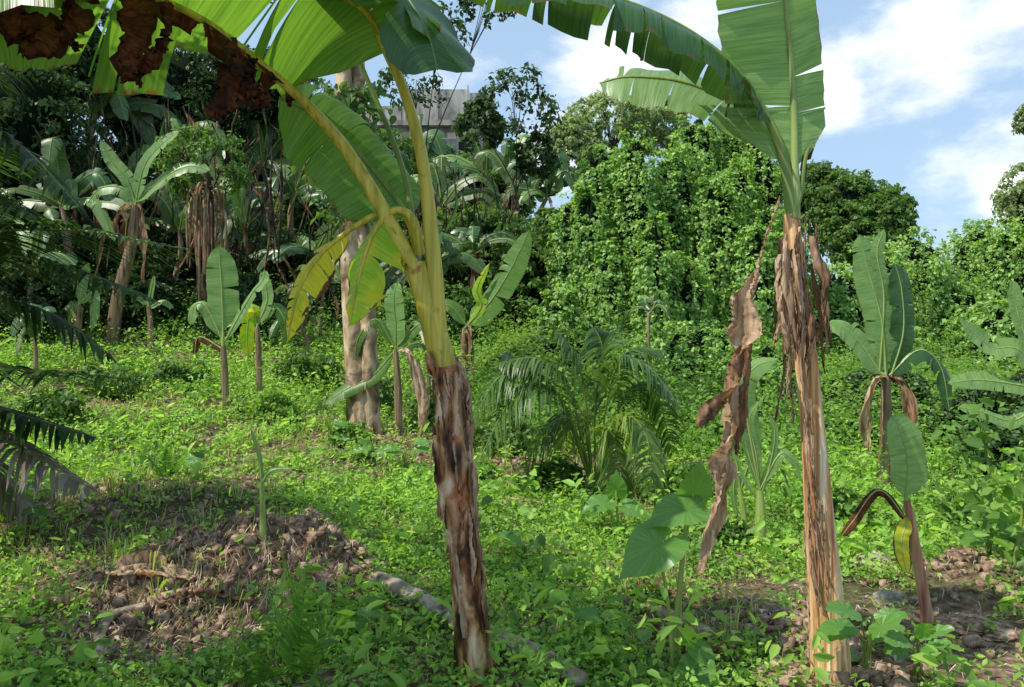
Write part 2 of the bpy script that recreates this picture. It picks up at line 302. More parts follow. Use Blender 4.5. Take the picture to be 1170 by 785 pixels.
T_('tree','pale green airy tree on the skyline above the left vine dome','tree',[(700,150,40,55,36),(655,170,39,30,30),(745,145,41,36,34)],.24,LF,seed=4,K=130,per=45,core=False,tr=.3,sub=.2)
T_('tree','dark tree on the skyline right of the right banana stem','tree',[(965,240,34,40,45),(1010,250,33,30,32),(930,225,35,25,34),(985,275,33,45,40)],.19,LM,seed=5,K=160,per=45,tr=.3,sub=.18)
T_('vine_covered_tree','vine-smothered bush between the right banana stem and the far right hill','tree',[(1045,325,24,36,60),(1000,350,22,45,80),(955,370,21,40,70),(1020,430,19,50,60)],.10,LV,seed=6,K=220,per=50,tr=.15,**VK)
T_('vine_covered_tree','broad vine-covered trees at the right edge below the sky','tree',[(1118,310,30,34,58),(1160,320,27,40,68),(1090,385,24,46,66),(1150,410,20,55,70)],.12,LV,seed=7,K=240,per=50,tr=.2,**VK)
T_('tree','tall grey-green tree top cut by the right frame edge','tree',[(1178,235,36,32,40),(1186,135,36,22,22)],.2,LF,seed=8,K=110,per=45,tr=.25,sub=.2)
T_('shrub','dark bush between the grey tree trunk and the left vine dome','shrub',[(600,330,19,45,65),(555,285,22,45,50),(630,270,20.5,25,30)],.12,LM,seed=9,K=190,per=45,tr=.1,sub=.18)
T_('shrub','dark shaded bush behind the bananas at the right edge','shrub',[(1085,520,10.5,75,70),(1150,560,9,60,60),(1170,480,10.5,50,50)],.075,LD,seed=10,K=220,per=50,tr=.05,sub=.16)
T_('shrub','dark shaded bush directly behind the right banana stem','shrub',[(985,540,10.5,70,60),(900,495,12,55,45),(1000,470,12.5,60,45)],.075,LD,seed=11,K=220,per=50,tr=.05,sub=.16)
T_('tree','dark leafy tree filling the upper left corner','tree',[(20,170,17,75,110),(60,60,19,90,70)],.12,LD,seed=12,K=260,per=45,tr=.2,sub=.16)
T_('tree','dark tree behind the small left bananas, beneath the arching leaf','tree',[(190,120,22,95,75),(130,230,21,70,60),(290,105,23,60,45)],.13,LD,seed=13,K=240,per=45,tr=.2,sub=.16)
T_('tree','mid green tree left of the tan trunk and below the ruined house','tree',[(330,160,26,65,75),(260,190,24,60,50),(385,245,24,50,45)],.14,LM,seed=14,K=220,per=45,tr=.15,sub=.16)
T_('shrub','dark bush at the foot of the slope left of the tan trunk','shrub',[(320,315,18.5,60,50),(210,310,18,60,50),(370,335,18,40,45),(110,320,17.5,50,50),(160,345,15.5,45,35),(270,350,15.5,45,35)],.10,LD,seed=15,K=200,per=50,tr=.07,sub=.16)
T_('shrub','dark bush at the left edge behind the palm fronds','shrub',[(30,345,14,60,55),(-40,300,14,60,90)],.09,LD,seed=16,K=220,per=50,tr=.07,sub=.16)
T_('shrub','leafy bush behind the tan trunk','shrub',[(470,290,21,60,60),(500,370,17,50,45),(440,200,29,50,45)],.12,LM,seed=17,K=200,per=45,tr=.07,sub=.16)
T_('shrub','leafy bush hiding the lower walls of the ruined house','shrub',[(500,212,31,60,42),(560,222,30,45,35),(430,180,32,28,28)],.18,LM,seed=22,K=140,per=45,tr=.07,sub=.18)
T_('tree','sparse dark-leaved tree in front of the ruined house corner','tree',[(590,130,24,40,42),(550,145,24,24,28),(612,180,24,18,25)],.18,LD,seed=18,K=55,per=24,core=False,tr=.05)
T_('tree','small dark branch tip hanging at the top between the banana leaves','tree',[(500,45,18,30,40),(560,5,18,30,20),(470,100,18,30,30)],.12,LD,seed=19,K=34,per=18,core=False,tr=.035,base=A(-2.6,19,0))
T_('shrub','bright green bush right of the young palm at the foot of the vine bank','shrub',[(800,500,10.5,60,32),(720,475,11.5,50,25)],.065,LB,seed=20,K=200,per=45,tr=.04,sub=.15)
T_('shrub','green bush behind the young palm left side','shrub',[(600,440,14,55,35),(640,420,15,50,40)],.08,LM,seed=21,K=190,per=45,tr=.04,sub=.16)
T_('tree','unseen leafy tree added outside the left frame edge to shade the bottom left','tree',[(-395,-307,3.7,290,250),(-560,-250,2.8,330,260)],.14,LM,seed=25,K=60,per=45,core=False,tr=.1,simple=False,base=A(-5.5,3.0,0),sub=.33)  # added out of view; its sparse crown casts dappled shade on the lower-left ground
for i,(px,py,rx,ry,mm,lab) in enumerate([(575,505,34,26,LM,'small bush just right of the main stem top, before the young palm'),(350,425,36,24,LM,'small bush at the foot of the bank, left of the tan trunk'),(490,470,26,24,LM,'small bush between the tan trunk and the main stem'),(775,560,34,22,LB,'low bush right of the young palm above the taro'),(130,440,36,22,LM,'low bush on the left slope under the pinkish stem'),(205,432,30,20,LM,'low bush on the left slope beside the broad pale leaf'),(960,590,30,26,LM,'low bush just right of the orange-brown stem in the shade'),(545,545,22,16,LB,'leafy clump touching the right side of the main stem'),(1110,600,36,30,LM,'small bush beside the thin saplings at the right'),(640,545,26,16,LM,'low clump at the left foot of the young palm'),(60,470,40,26,LM,'low bush under the green palm fronds'),(400,500,20,14,LB,'small clump at the foot of the tan trunk'),(830,610,24,18,LM,'low clump under the hanging dry leaf'),(315,470,24,18,LB,'small clump on the slope beneath the yellowish young banana'),(430,455,22,24,LM,'small bush hugging the right side of the tan trunk')]):
    b_=G(px,py+ry*.6); T_('shrub',lab,'shrub',[(px,py,b_[1],rx,ry)],.034+.0035*b_[1],mm,seed=60+i,K=95,per=26,tr=.012,sub=.26,fill=.8,base=b_,core=False)
# undergrowth
rg=np.random.default_rng(5); n=6200
yy=9+37*rg.random(n)**1.2; xx=rg.uniform(-.8,.8,n)*yy
ok=np.where(xx<-.08*yy,yy>14.8,yy>9.4); xx,yy=xx[ok],yy[ok]
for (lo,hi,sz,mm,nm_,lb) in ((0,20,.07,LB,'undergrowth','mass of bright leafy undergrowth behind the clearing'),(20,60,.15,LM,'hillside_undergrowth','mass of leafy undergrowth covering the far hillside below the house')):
    mbu=MB(); k=(yy>=lo)&(yy<hi); cx,cy=xx[k],yy[k]; per=58; idx=np.repeat(np.arange(len(cx)),per)
    R=rg.uniform(.15,.8,len(cx))*(1 if lo==0 else 1.5); q=sph(rg,len(idx)); q[:,2]=abs(q[:,2])*rg.uniform(.6,1.9,len(cx))[idx]
    p=np.stack([cx[idx],cy[idx],H(cx,cy)[idx]+.1],-1)+q*R[idx][:,None]*rg.uniform(.7,1.1,len(idx))[:,None]
    leaves(mbu,p,q+A(0,0,.5),sz,.6,.3,int(sz*100),0,True)
    tag(mbu.build(nm_,mm),lb,'undergrowth',kind='stuff')
def wmask(x,y):
    mask=sn(x,y,.9,2)+.5*sn(x,y,2.7,8)+.3*sn(x,y,7,4)+np.where((x<-.8)&(y<7),-.12,0)
    for mx_,my_,r_,h_ in MOUNDS: mask=mask-.8*np.exp(-((x-mx_)**2+(y-my_)**2)/(r_*.85)**2)
    return mask
def cover(n,y0,y1,size,per,seed,m,thr=-.25,hh=.12,rs_=1,asp=.62):
    rg=np.random.default_rng(seed); y=y0+(y1-y0)*rg.random(n)**.75; x=rg.uniform(-.72,.72,n)*y
    mask=wmask(x,y); k=(mask>thr)|(rg.random(n)<.12); x,y=x[k],y[k]; mk=mask[k]
    idx=np.repeat(np.arange(len(x)),per); R=rg.uniform(.04,.13,len(x))*(1+y*.04)*rs_; hgt=rg.uniform(.02,hh,len(x))*(1+np.clip(mk,0,1))
    a=rg.uniform(0,6.28,len(idx)); r=R[idx]*rg.random(len(idx))**.5
    px_=x[idx]+r*np.cos(a); py_=y[idx]+r*np.sin(a)
    pz=H(px_,py_)+hgt[idx]*rg.uniform(.3,1.3,len(idx))
    Nn=np.stack([np.cos(a)*.4,np.sin(a)*.4-.15,np.ones(len(idx))],-1)
    leaves(m,np.stack([px_,py_,pz],-1),Nn,size,asp,0,seed,0,False,.6)
m=MB(); cover(9500,3.2,8,.034,10,1,m,-.26,.10); cover(9500,7,13,.05,9,2,m,-.3,.18); cover(7000,12,21,.08,8,3,m,-.35,.25); cover(1500,3.3,14,.07,10,4,m,-.15,.28,1.3,.45); cover(520,3.3,12,.11,8,5,m,-.1,.33,1.5,.5); cover(3800,5,16,.045,12,6,m,.1,.45,1.2,.5)
tag(m.build('ground_cover',LG),'low bright green weeds carpeting the slope','weeds',kind='stuff')
# grass tufts
rg=np.random.default_rng(29); nt=2200; y=3.3+rg.random(nt)**.8*12; x=rg.uniform(-.72,.72,nt)*y; k=(sn(x,y,1.3,11)>.05); x,y=x[k],y[k]; per=9
idx=np.repeat(np.arange(len(x)),per); n=len(idx); a=rg.uniform(0,6.28,n); ln=rg.uniform(.06,.26,n)*rg.uniform(.6,1.3,len(x))[idx]; d=np.stack([np.cos(a),np.sin(a),0*a],-1)
p0=np.stack([x[idx],y[idx],0*a],-1)+d*rg.uniform(0,.05,n)[:,None]; p0[:,2]=H(p0[:,0],p0[:,1])-.005; b=np.stack([-np.sin(a),np.cos(a),0*a],-1)*rg.uniform(.002,.005,n)[:,None]
sp=rg.uniform(.2,.8,n)[:,None]; p1=p0+d*ln[:,None]*sp*.35+A(0,0,1)*ln[:,None]*.6; p2=p0+d*ln[:,None]*sp+A(0,0,1)*ln[:,None]*(.95-sp*.5)
V=np.stack([p0-b,p0+b,p1+b,p1-b,p2+b*.1,p2-b*.1],1); i=np.arange(n)[:,None]*6; m=MB(); m.add(V,np.concatenate([i+[0,1,2,3],i+[3,2,4,5]]))
tag(m.build('grass',LGR),'thin green and straw-coloured grass blades among the weeds','grass',kind='stuff')
# litter
rg=np.random.default_rng(9); n=24000; y=3.2+rg.random(n)**.8*11; x=rg.uniform(-.72,.72,n)*y
x[:2600]=rg.normal(-1.8,.6,2600); y[:2600]=rg.normal(5.0,.5,2600)
k=(wmask(x,y)<-.1)|(rg.random(n)<.13); x,y=x[k],y[k]; n=len(x)
a=rg.uniform(0,6.28,n); ln=rg.uniform(.03,.17,n); wd=rg.uniform(.0010,.0032,n); wd[::14]*=4; ln[::14]*=.6
d=np.stack([np.cos(a),np.sin(a),0*a],-1); b=np.stack([-np.sin(a),np.cos(a),0*a],-1)
def tz(p,l): p=p.copy(); p[:,2]=H(p[:,0],p[:,1])+l; return p
p0=np.stack([x,y,0*x],-1); h1=rg.uniform(.005,.04,n); h2=rg.uniform(.005,.03,n)
e0=tz(p0-d*ln[:,None]/2,h1); e1=tz(p0+d*ln[:,None]/2,h2); md=tz(p0+b*ln[:,None]*.1,.02+h1*.8)
W=b*wd[:,None]; V=np.stack([e0-W*.3,e0+W*.3,md+W,md-W,e1+W*.3,e1-W*.3],1); i=np.arange(n)[:,None]*6
m=MB(); m.add(V,np.concatenate([i+[0,1,2,3],i+[3,2,4,5]]))
tag(m.build('leaf_litter',LITR),'dry straw and fallen leaf scraps scattered on bare soil','leaf litter',kind='stuff')
# soil crumbs
rg=np.random.default_rng(19); pts=[]
for mx_,my_,r_,h_ in MOUNDS: pts.append(np.stack([rg.normal(mx_,r_*.6,480),rg.normal(my_,r_*.6,480)],-1))
pts.append(np.stack([rg.uniform(-4,4,1500),rg.uniform(3.3,8,1500)],-1)); pts=np.concatenate(pts); n=len(pts)
s=.004+.040*rg.random(n)**4; c=np.stack([pts[:,0],pts[:,1],H(pts[:,0],pts[:,1])+s*.2],-1)
cv=np.array([(x,y,z) for x in (-1,1) for y in (-1,1) for z in (-1,1)],float); V=c[:,None]+cv[None]*s[:,None,None]*rg.uniform(.3,1.25,(n,8,3))
fc=np.array([(0,1,3,2),(4,6,7,5),(0,4,5,1),(2,3,7,6),(0,2,6,4),(1,5,7,3)]); m=MB(); m.add(V,(np.arange(n)[:,None,None]*8+fc[None]))
tag(m.build('soil_crumbs',DIRT),'loose soil crumbs scattered over the mounds and bare earth','soil crumbs',kind='stuff')
# tangle of hanging vines
rg=np.random.default_rng(31); m=MB()
for i in range(380):
    px=rg.uniform(20,600); d=rg.uniform(15,20) if px<430 else rg.uniform(19,23); py=rg.uniform(110,300) if px<430 else rg.uniform(190,300); l=rg.uniform(.5,2.4); p=P(px,py,d)
    sheet(m,[p,p+A(rg.normal(0,.15),0,-l*.5),p+A(rg.normal(0,.3),0,-l)],[.01,rg.choice([.012,.02,.06]),.01],seed=i,crumple=.008,twist=2,n=10,m=int(rg.integers(0,3)))
tag(m.build('hanging_vines',[DRYD,BARKD,LD]),'tangle of brown hanging vines and dead leaves under the trees on the left','vines',kind='stuff')
# ---------- banana plants ----------
def leafpart(root,petiole,prad,bpts,up,wl,wr,lm,pm,seed=0,**k):
    b=MB(); blade(b,bpts,up,wl,wr,seed=seed,**k); lf=b.build('leaf',lm,root)
    t=MB(); 
    tube(t,list(petiole)+[bpts[0]] if len(petiole) else [bpts[0],bpts[1]],prad,8,18)
    tube(t,bpts,[prad[-1] if np.ndim(prad) else prad,(prad[-1] if np.ndim(prad) else prad)*.25],6,24)
    t.build('leaf_stalk',pm,lf); return lf
dA=3.85
baseA=G(537,778); dA=baseA[1]
root=thing('banana_plant','big leaning banana plant with peeling brown stem and yellow-green stalks, in the centre foreground','banana plant',baseA)
t=MB(); Q=lambda px,py,o=0: P(px,py,dA+o)
tube(t,[Q(542,800),Q(538,720),Q(530,620),Q(520,520),Q(514,440),Q(511,418)],[.100,.080,.074,.080,.084,.064],40,120,.11,seed=3)
t.build('pseudostem',PSA,root)
t=MB(); tube(t,[Q(516,450),Q(502,395),Q(489,350),Q(478,300)],[.068,.058,.048,.036],16,30,.02); t.build('upper_stem',PET,root)
rg=np.random.default_rng(44)
xa=lambda y: np.interp(y,[390,432,520,620,720,800],[501,514,520,530,538,542]); ra=lambda y: np.interp(y,[390,432,520,620,720,800],[.062,.082,.080,.074,.080,.10])
for i in range(26):
    th=rg.uniform(.1,math.pi-.1); y0=rg.uniform(425,650) if i<16 else rg.uniform(388,430); ln=rg.uniform(50,130); tw=rg.uniform(-.35,.35); s=MB(); pp=[]
    if i%5==0: ln*=1.4
    for j in range(4):
        y_=y0+ln*j/3; r_=ra(y_)*1.05+.014*(j==3)*rg.uniform(0,2)+.016*(j==0)*rg.uniform(0,1.5); t_=th+tw*j/3
        q=Q(xa(y_),y_); pp.append(q+A(math.cos(t_)*r_,-math.sin(t_)*r_,0))
    wd_=rg.uniform(.6,1.4); sheet(s,pp,[.010*wd_,.024*wd_,.026*wd_,.006],seed=i*3,crumple=.002,twist=.3,curl=.8,n=26); s.build('dry_sheath',[DRY,PSA,DRY,DRYD][i%4],root)
leafpart(root,[Q(510,440),Q(480,330),Q(440,245),Q(395,170)],[.056,.043,.036,.030,.025],[Q(352,120,-.1),Q(300,75,-.25),Q(230,22,-.4),Q(140,-15,-.6),Q(40,-20,-.8),Q(-60,20,-1)],[(0,-.3,1),(0,-.3,1)],.18,.16,DEAD,PET,seed=4,g=1.0,fold=0,tears=9,gap=.7,ragged=.95,crumple=.008)
for i,(pts,w) in enumerate([([(15,-20),(22,15),(40,40),(25,62)],[.07,.12,.08,.02]),([(75,-15),(85,15),(70,40),(90,55)],[.05,.09,.05,.01]),([(150,-12),(160,30),(148,65),(160,98)],[.06,.12,.09,.02]),([(195,5),(192,45),(178,70),(140,92)],[.04,.08,.06,.02]),([(265,45),(275,85),(258,108),(238,132)],[.03,.09,.09,.02]),([(290,65),(284,95),(300,112),(285,122)],[.02,.05,.05,.01])]):
    s=MB(); sheet(s,[Q(a,b_,-.45-.5*(300-a)/300) for a,b_ in pts],w,seed=i+500,crumple=.008,twist=1.4,n=30,curl=1.1); s.build('dead_leaf_piece',DEAD,root)
leafpart(root,[Q(498,330,.12),Q(484,275,.22)],[.02,.016],[Q(468,248,.25),Q(436,206,.25),Q(395,160,.22),Q(352,128,.2),Q(320,112,.15)],(.25,-1,.2),.20,.27,BAN,PETG,seed=5,g=.25,fold=-.1,tears=3,gap=.03)
leafpart(root,[Q(502,390),Q(495,290),Q(482,180),Q(462,105)],[.043,.037,.029,.025,.021],[Q(442,60),Q(415,10,-.1),Q(330,-30,-.3),Q(200,-45,-.6),Q(60,-30,-.9),Q(-60,20,-1.1)],(0.1,.25,1),.64,.60,BAN,PET,seed=6,g=.42,fold=-.1,tears=9,gap=.05)
leafpart(root,[Q(478,320,.1),Q(462,200,.15),Q(415,80,.15)],[.018,.014,.012,.010],[Q(390,20,.1),Q(410,-35,-.1),Q(450,-20,-.3),Q(485,30,-.4),Q(500,80,-.45)],(0,-.2,1),.30,.30,BAND,PETG,seed=7,g=.5,fold=0,tears=2)
leafpart(root,[Q(480,290,.05),Q(472,252,0),Q(456,240,0)],[.026,.022,.018,.016],[Q(440,246,-.02),Q(424,272,-.05),Q(410,318,-.08),Q(399,372,-.1)],(-.5,-1,.1),.16,.20,BANYG,PET,seed=8,g=.3,fold=-.5,tears=6,gap=.06,profile=prof2,wave=.02)
leafpart(root,[Q(478,285,.1),Q(462,244,.05),Q(430,246,.02)],[.024,.018,.016,.014],[Q(400,262,-.02),Q(365,292,-.1),Q(340,335,-.15),Q(328,392,-.15)],(-.1,-1,.4),.10,.14,BANY,PET,seed=9,g=.5,fold=-.4,tears=7,gap=.2,ragged=.25,profile=prof2,wave=.02)
# ---- plant B
baseB=G(948,768); dB=baseB[1]; Q=lambda px,py,o=0: P(px,py,dB+o)
root=thing('banana_plant','banana plant with straight fibrous orange-brown stem in the right foreground','banana plant',baseB)
t=MB(); tube(t,[Q(951,790),Q(944,690),Q(936,590),Q(927,470),Q(918,390),Q(908,310),Q(904,245)],[.095,.080,.064,.052,.052,.052,.033],34,120,.09,seed=5); t.build('pseudostem',PSB,root)
rg=np.random.default_rng(3)
for i in range(46):
    s=MB(); x0=rg.uniform(888,934); y0=rg.uniform(245,360); ln=rg.uniform(40,150); o=rg.uniform(-.13,.05); x1=x0+rg.uniform(-20,18)+9; w_=rg.uniform(.35,1.3)
    sheet(s,[Q(x0,y0,o),Q((x0+x1)/2+rg.uniform(-9,9),y0+ln/2,o-.02),Q(x1,y0+ln,o)],[.010*w_,.020*w_,.003],seed=i+30,crumple=.0025,twist=1.5,n=22); s.build('dry_sheath',[DRYD,DRY,DRY][i%3],root)
for i in range(12):
    s=MB(); x0=rg.uniform(918,942); y0=rg.uniform(430,640); o=-.065
    sheet(s,[Q(x0,y0,o),Q(x0+3,y0+60,o-.015),Q(x0+9+rg.uniform(-12,12),y0+110,o-.02)],[.006,.008,.002],seed=i+60,crumple=.002,twist=1,n=16); s.build('dry_sheath',DRY,root)
leafpart(root,[Q(905,255),Q(900,205),Q(890,165)],[.034,.026,.022,.02],[Q(880,140),Q(845,85,-.05),Q(790,38,-.1),Q(715,2,-.15),Q(620,-22,-.2),Q(530,-10,-.3)],(0,-.25,1),.26,.24,BAND,PETG,seed=11,g=.75,fold=.0,tears=20,gap=.12)
leafpart(root,[Q(907,250),Q(908,215)],[.03,.026,.02],[Q(908,192),Q(907,120),Q(902,50,-.05),Q(893,-30,-.15),Q(880,-110,-.3)],(-.15,-1,.1),.14,.30,BANP,PETP,seed=12,g=.08,fold=-.1,tears=5,gap=.04)
leafpart(root,[Q(903,250,.05),Q(900,200,.1)],[.028,.022,.018],[Q(890,165,.15),Q(850,125,.2),Q(785,95,.25),Q(720,88,.3),Q(685,95,.35)],(0,-.9,.8),.17,.19,BANP,PETG,seed=13,g=.35,fold=-.1,tears=6,gap=.1)
leafpart(root,[Q(906,250,-.02)],[.02,.014],[Q(915,215),Q(922,175),Q(935,150)],(0,-1,.3),.04,.05,DEAD,PETG,seed=14,g=.6,tears=4,gap=.3,ragged=.5)
for i,(pts,w) in enumerate([([(892,225),(876,270),(866,310),(860,340)],[.005,.007,.010,.02]),([(864,312),(852,340),(852,380),(845,415)],[.02,.065,.07,.03]),([(850,395),(845,430),(826,458),(800,488)],[.04,.09,.09,.03]),([(846,425),(840,480),(828,530),(820,580)],[.04,.07,.075,.025]),([(838,480),(828,540),(814,590),(800,655)],[.03,.06,.065,.015]),([(860,335),(858,400),(850,470),(842,520)],[.02,.045,.055,.015]),([(848,330),(838,350),(846,372),(834,392)],[.01,.04,.035,.01])]):
    s=MB(); sheet(s,[Q(a,b_,-.1+.03*i) for a,b_ in pts],w,seed=i+80,crumple=.003,twist=1.6,n=50,curl=1.4); s.build('dry_leaf',[DRY,DRY,DRYD][i%3],root)
def banana(label,base,stem,sr,lvs,lm,sm,pm=PETG,seed=0,name='banana_plant',group=None,tears=4,dead=0):
    d=base[1]; root=thing(name,label,'banana plant',base,group); t=MB()
    tube(t,[base-A(0,0,.05)]+[P(a,b,d) for a,b in stem],[r/F*d for r in sr],12,24,.08,seed=seed); t.build('pseudostem',sm,root)
    top=P(*stem[-1],d); rg=np.random.default_rng(seed)
    for i,L_ in enumerate(lvs):
        pts,w,g=L_[:3]; o=L_[3] if len(L_)>3 else 0; mm=L_[4] if len(L_)>4 else lm
        q=[P(a,b,d+o*j/len(pts)) for j,(a,b) in enumerate(pts)]
        up=A(rg.uniform(-.3,.3),-1,.35+g)
        leafpart(root,[top],[.014*d/5,.007*d/5],q,up,w/F*d,w/F*d*rg.uniform(.8,1.1),mm,pm,seed=seed*9+i,g=g,fold=rg.uniform(-.15,.2),tears=tears,gap=.08,N=22)
    for i in range(dead):
        s=MB(); x=rg.uniform(-.35,.35); l=rg.uniform(.3,1.5)
        sheet(s,[top,top+A(x*.6,-.1,-.05),top+A(x,-.15,-l*.5),top+A(x*.8,-.12,-l)],[.03,.07,.09,.02],seed=seed*7+i,crumple=.006,twist=2,n=20,curl=1.4); s.build('dry_leaf',[DRYD,DRYD,DRY][(i+seed)%3],root)
    return root
b=G(1062,712); banana('young banana with reddish stem and one upright oval leaf, right of the orange-brown stem',b,[(1050,650),(1042,600),(1036,572)],[7,6,5,4],[([(1034,568),(1037,530),(1030,498),(1020,474)],24,.05),([(1038,590),(1030,620),(1036,655)],9,.3,-.3,BANY),([(1040,600),(1005,560),(975,595),(962,612)],9,.8,0,DEAD)],BANP,STEMY,PETP,seed=21,tears=0)
b=A((1000-585)/F*8,8,0); b[2]=H(b[0],b[1]); banana('banana plant with tall pale torn leaf standing behind the right foreground stem',b,[(1010,540),(1012,480),(1012,430)],[9,8,6,5],[([(1012,425),(1008,370),(995,320),(982,268)],22,.05,0,BANP),([(1008,430),(985,395),(965,375),(945,370)],20,.4),([(1018,430),(1032,380),(1030,330),(1022,300)],16,.2,0,BAND),([(1015,430),(1050,400),(1075,420),(1085,470)],14,.6,0,BAND),([(1005,425),(1010,340),(1002,290),(1010,262)],9,.1)],BANP,STEMR,PETP,seed=22,tears=8,dead=2)
b=A((1200-585)/F*7,7,0); b[2]=H(b[0],b[1]); banana('banana plant whose leaves reach in from the right frame edge',b,[(1200,560),(1198,450)],[14,12,9],[([(1195,445),(1165,440),(1120,434),(1083,438)],12,.15,0,BANP),([(1195,440),(1165,400),(1130,395),(1095,362)],13,.3,0,BANP),([(1195,440),(1170,380),(1160,345),(1158,320)],10,.1,0,BANP),([(1195,450),(1160,480),(1120,470),(1095,465)],10,.3)],BANP,STEMR,PETP,seed=23)
b=G(868,628); banana('clump of young banana suckers with arching stalks under the hanging dry leaf',b,[(869,590),(868,560)],[8,6,4],[([(868,560),(864,520),(856,480),(870,455)],6,.1,0,BANP),([(868,560),(890,520),(905,525),(915,548)],6,.4,0,BANP),([(868,570),(880,530),(885,495),(878,470)],5,.1),([(866,570),(845,540),(838,560),(842,590)],5,.5,0,BANP),([(868,560),(850,500),(848,460),(835,440)],7,.2,0,BANP),([(868,560),(850,450),(862,420),(890,410)],14,.3,0,BANP)],BANP,PETP,PETP,seed=24,tears=1)
b=G(853,622); banana('thin pale banana sucker just left of the arching sucker clump',b,[(850,590),(846,560)],[5,4,3],[([(846,560),(842,530),(836,510)],4,.1),([(846,560),(856,530),(866,520)],3,.2)],BANP,PETP,PETP,seed=25,tears=0)
b=G(301,613); banana('single spear-like banana sucker standing on the dirt mound',b,[(300,580),(299,550)],[4,3.5,2.5],[([(299,550),(296,520),(287,492)],3,.0),([(299,552),(310,538),(335,535)],4,.4,0,BAN)],BANP,PETP,PETP,seed=26,tears=0)
b=G(258,474); banana('young banana with one broad pale upright leaf, left of the tan trunk',b,[(257,430),(255,395)],[4,4,3],[([(255,380),(254,345),(252,310),(250,280)],19,.05,0,BANP),([(255,390),(235,350),(222,350),(218,372)],9,.5,0,BANP),([(256,392),(285,340),(300,320),(302,308)],8,.3,0,BANP),([(256,400),(228,385),(222,405)],7,.7,0,DEAD)],BANP,STEMR,PETP,seed=27,tears=1)
b=G(297,458); banana('young banana with drooping yellowish leaves right of the broad pale leaf',b,[(296,420),(294,375)],[3.5,3.5,3],[([(294,372),(288,350),(282,380),(284,410)],9,.4,0,BANYG),([(294,372),(305,345),(303,325),(298,310)],8,.1,0,BANP),([(294,372),(312,350),(325,365),(330,390)],8,.5,0,BAN)],BANP,STEMR,PETP,seed=28,tears=1)
b=G(455,498); banana('small banana plant right of the tan trunk with drooping leaves',b,[(455,450),(452,400)],[5,4.5,3],[([(452,398),(452,370),(450,340),(455,322)],12,.1,0,BANP),([(452,398),(430,365),(410,385),(405,410)],9,.6),([(452,398),(480,370),(500,385),(505,410)],9,.6,0,BAN),([(452,400),(425,430),(395,445),(370,462)],11,.5,0,BAN)],BAN,STEMR,PETG,seed=29,tears=3,dead=1)
b=G(530,452); banana('banana plant with one long glossy leaf slanting up beside the central stalks',b,[(531,415),(532,375)],[6,6,4],[([(533,372),(560,345),(585,305),(605,262)],17,.25),([(533,372),(515,350),(500,355),(490,385)],9,.6),([(533,374),(550,350),(545,330),(560,300)],7,.2,0,BANYG)],BAN,STEMR,PETG,seed=30,tears=2,dead=2)
b=G(126,396); banana('banana plant with tall pinkish brown stem under the dark corner tree',b,[(135,340),(150,280),(155,235)],[8,7,6,5],[([(155,232),(145,205),(128,185),(115,160)],9,.1),([(155,232),(140,215),(115,215),(100,232)],11,.5),([(155,232),(185,205),(215,190),(240,195)],12,.4),([(155,232),(165,190),(185,165),(205,150)],9,.2),([(155,235),(145,255),(142,300)],9,.6,0,DEAD)],BANP,STEMR,PETG,seed=31,tears=7,dead=3)
b=G(172,398); banana('thin banana sucker between the pinkish stem and the broad pale leaf',b,[(172,370),(170,350)],[3.5,3,2.5],[([(170,348),(173,330),(176,315)],4,.1),([(170,348),(158,340),(150,345)],4,.4),([(170,352),(185,345),(198,352)],4,.4)],BANP,STEMR,PETG,seed=32,tears=0)
b=G(85,402); banana('young banana with pale hanging leaf near the left palm fronds',b,[(88,375),(90,350)],[5,5,4],[([(90,348),(82,355),(78,378),(80,402)],12,.3,0,BANP),([(90,348),(105,335),(108,355),(104,380)],7,.4),([(90,348),(95,320),(100,300)],6,.1)],BANP,STEMR,PETP,seed=33,tears=1)
def leaf_fan(px,py,d,s,seed,n=6):
    rg=np.random.default_rng(seed); out=[]
    for i in range(n):
        a=math.radians(rg.uniform(0,180)); L_=s*rg.uniform(.5,1.5); c=math.cos(a); si=math.sin(a); dr=rg.uniform(.2,.9)
        out.append(([(px,py),(px+c*L_*.3,py-si*L_*.45-4),(px+c*L_*.7,py-si*L_*.75),(px+c*L_*1.05,py-si*L_*.7+(1-si*.6)*s*dr)],s*rg.uniform(.11,.22),rg.uniform(.3,.7),rg.uniform(-1,1),[BANS,BANS,BAND,BANP,BANS,BAND,BANS][rg.integers(0,7)]))
    return out
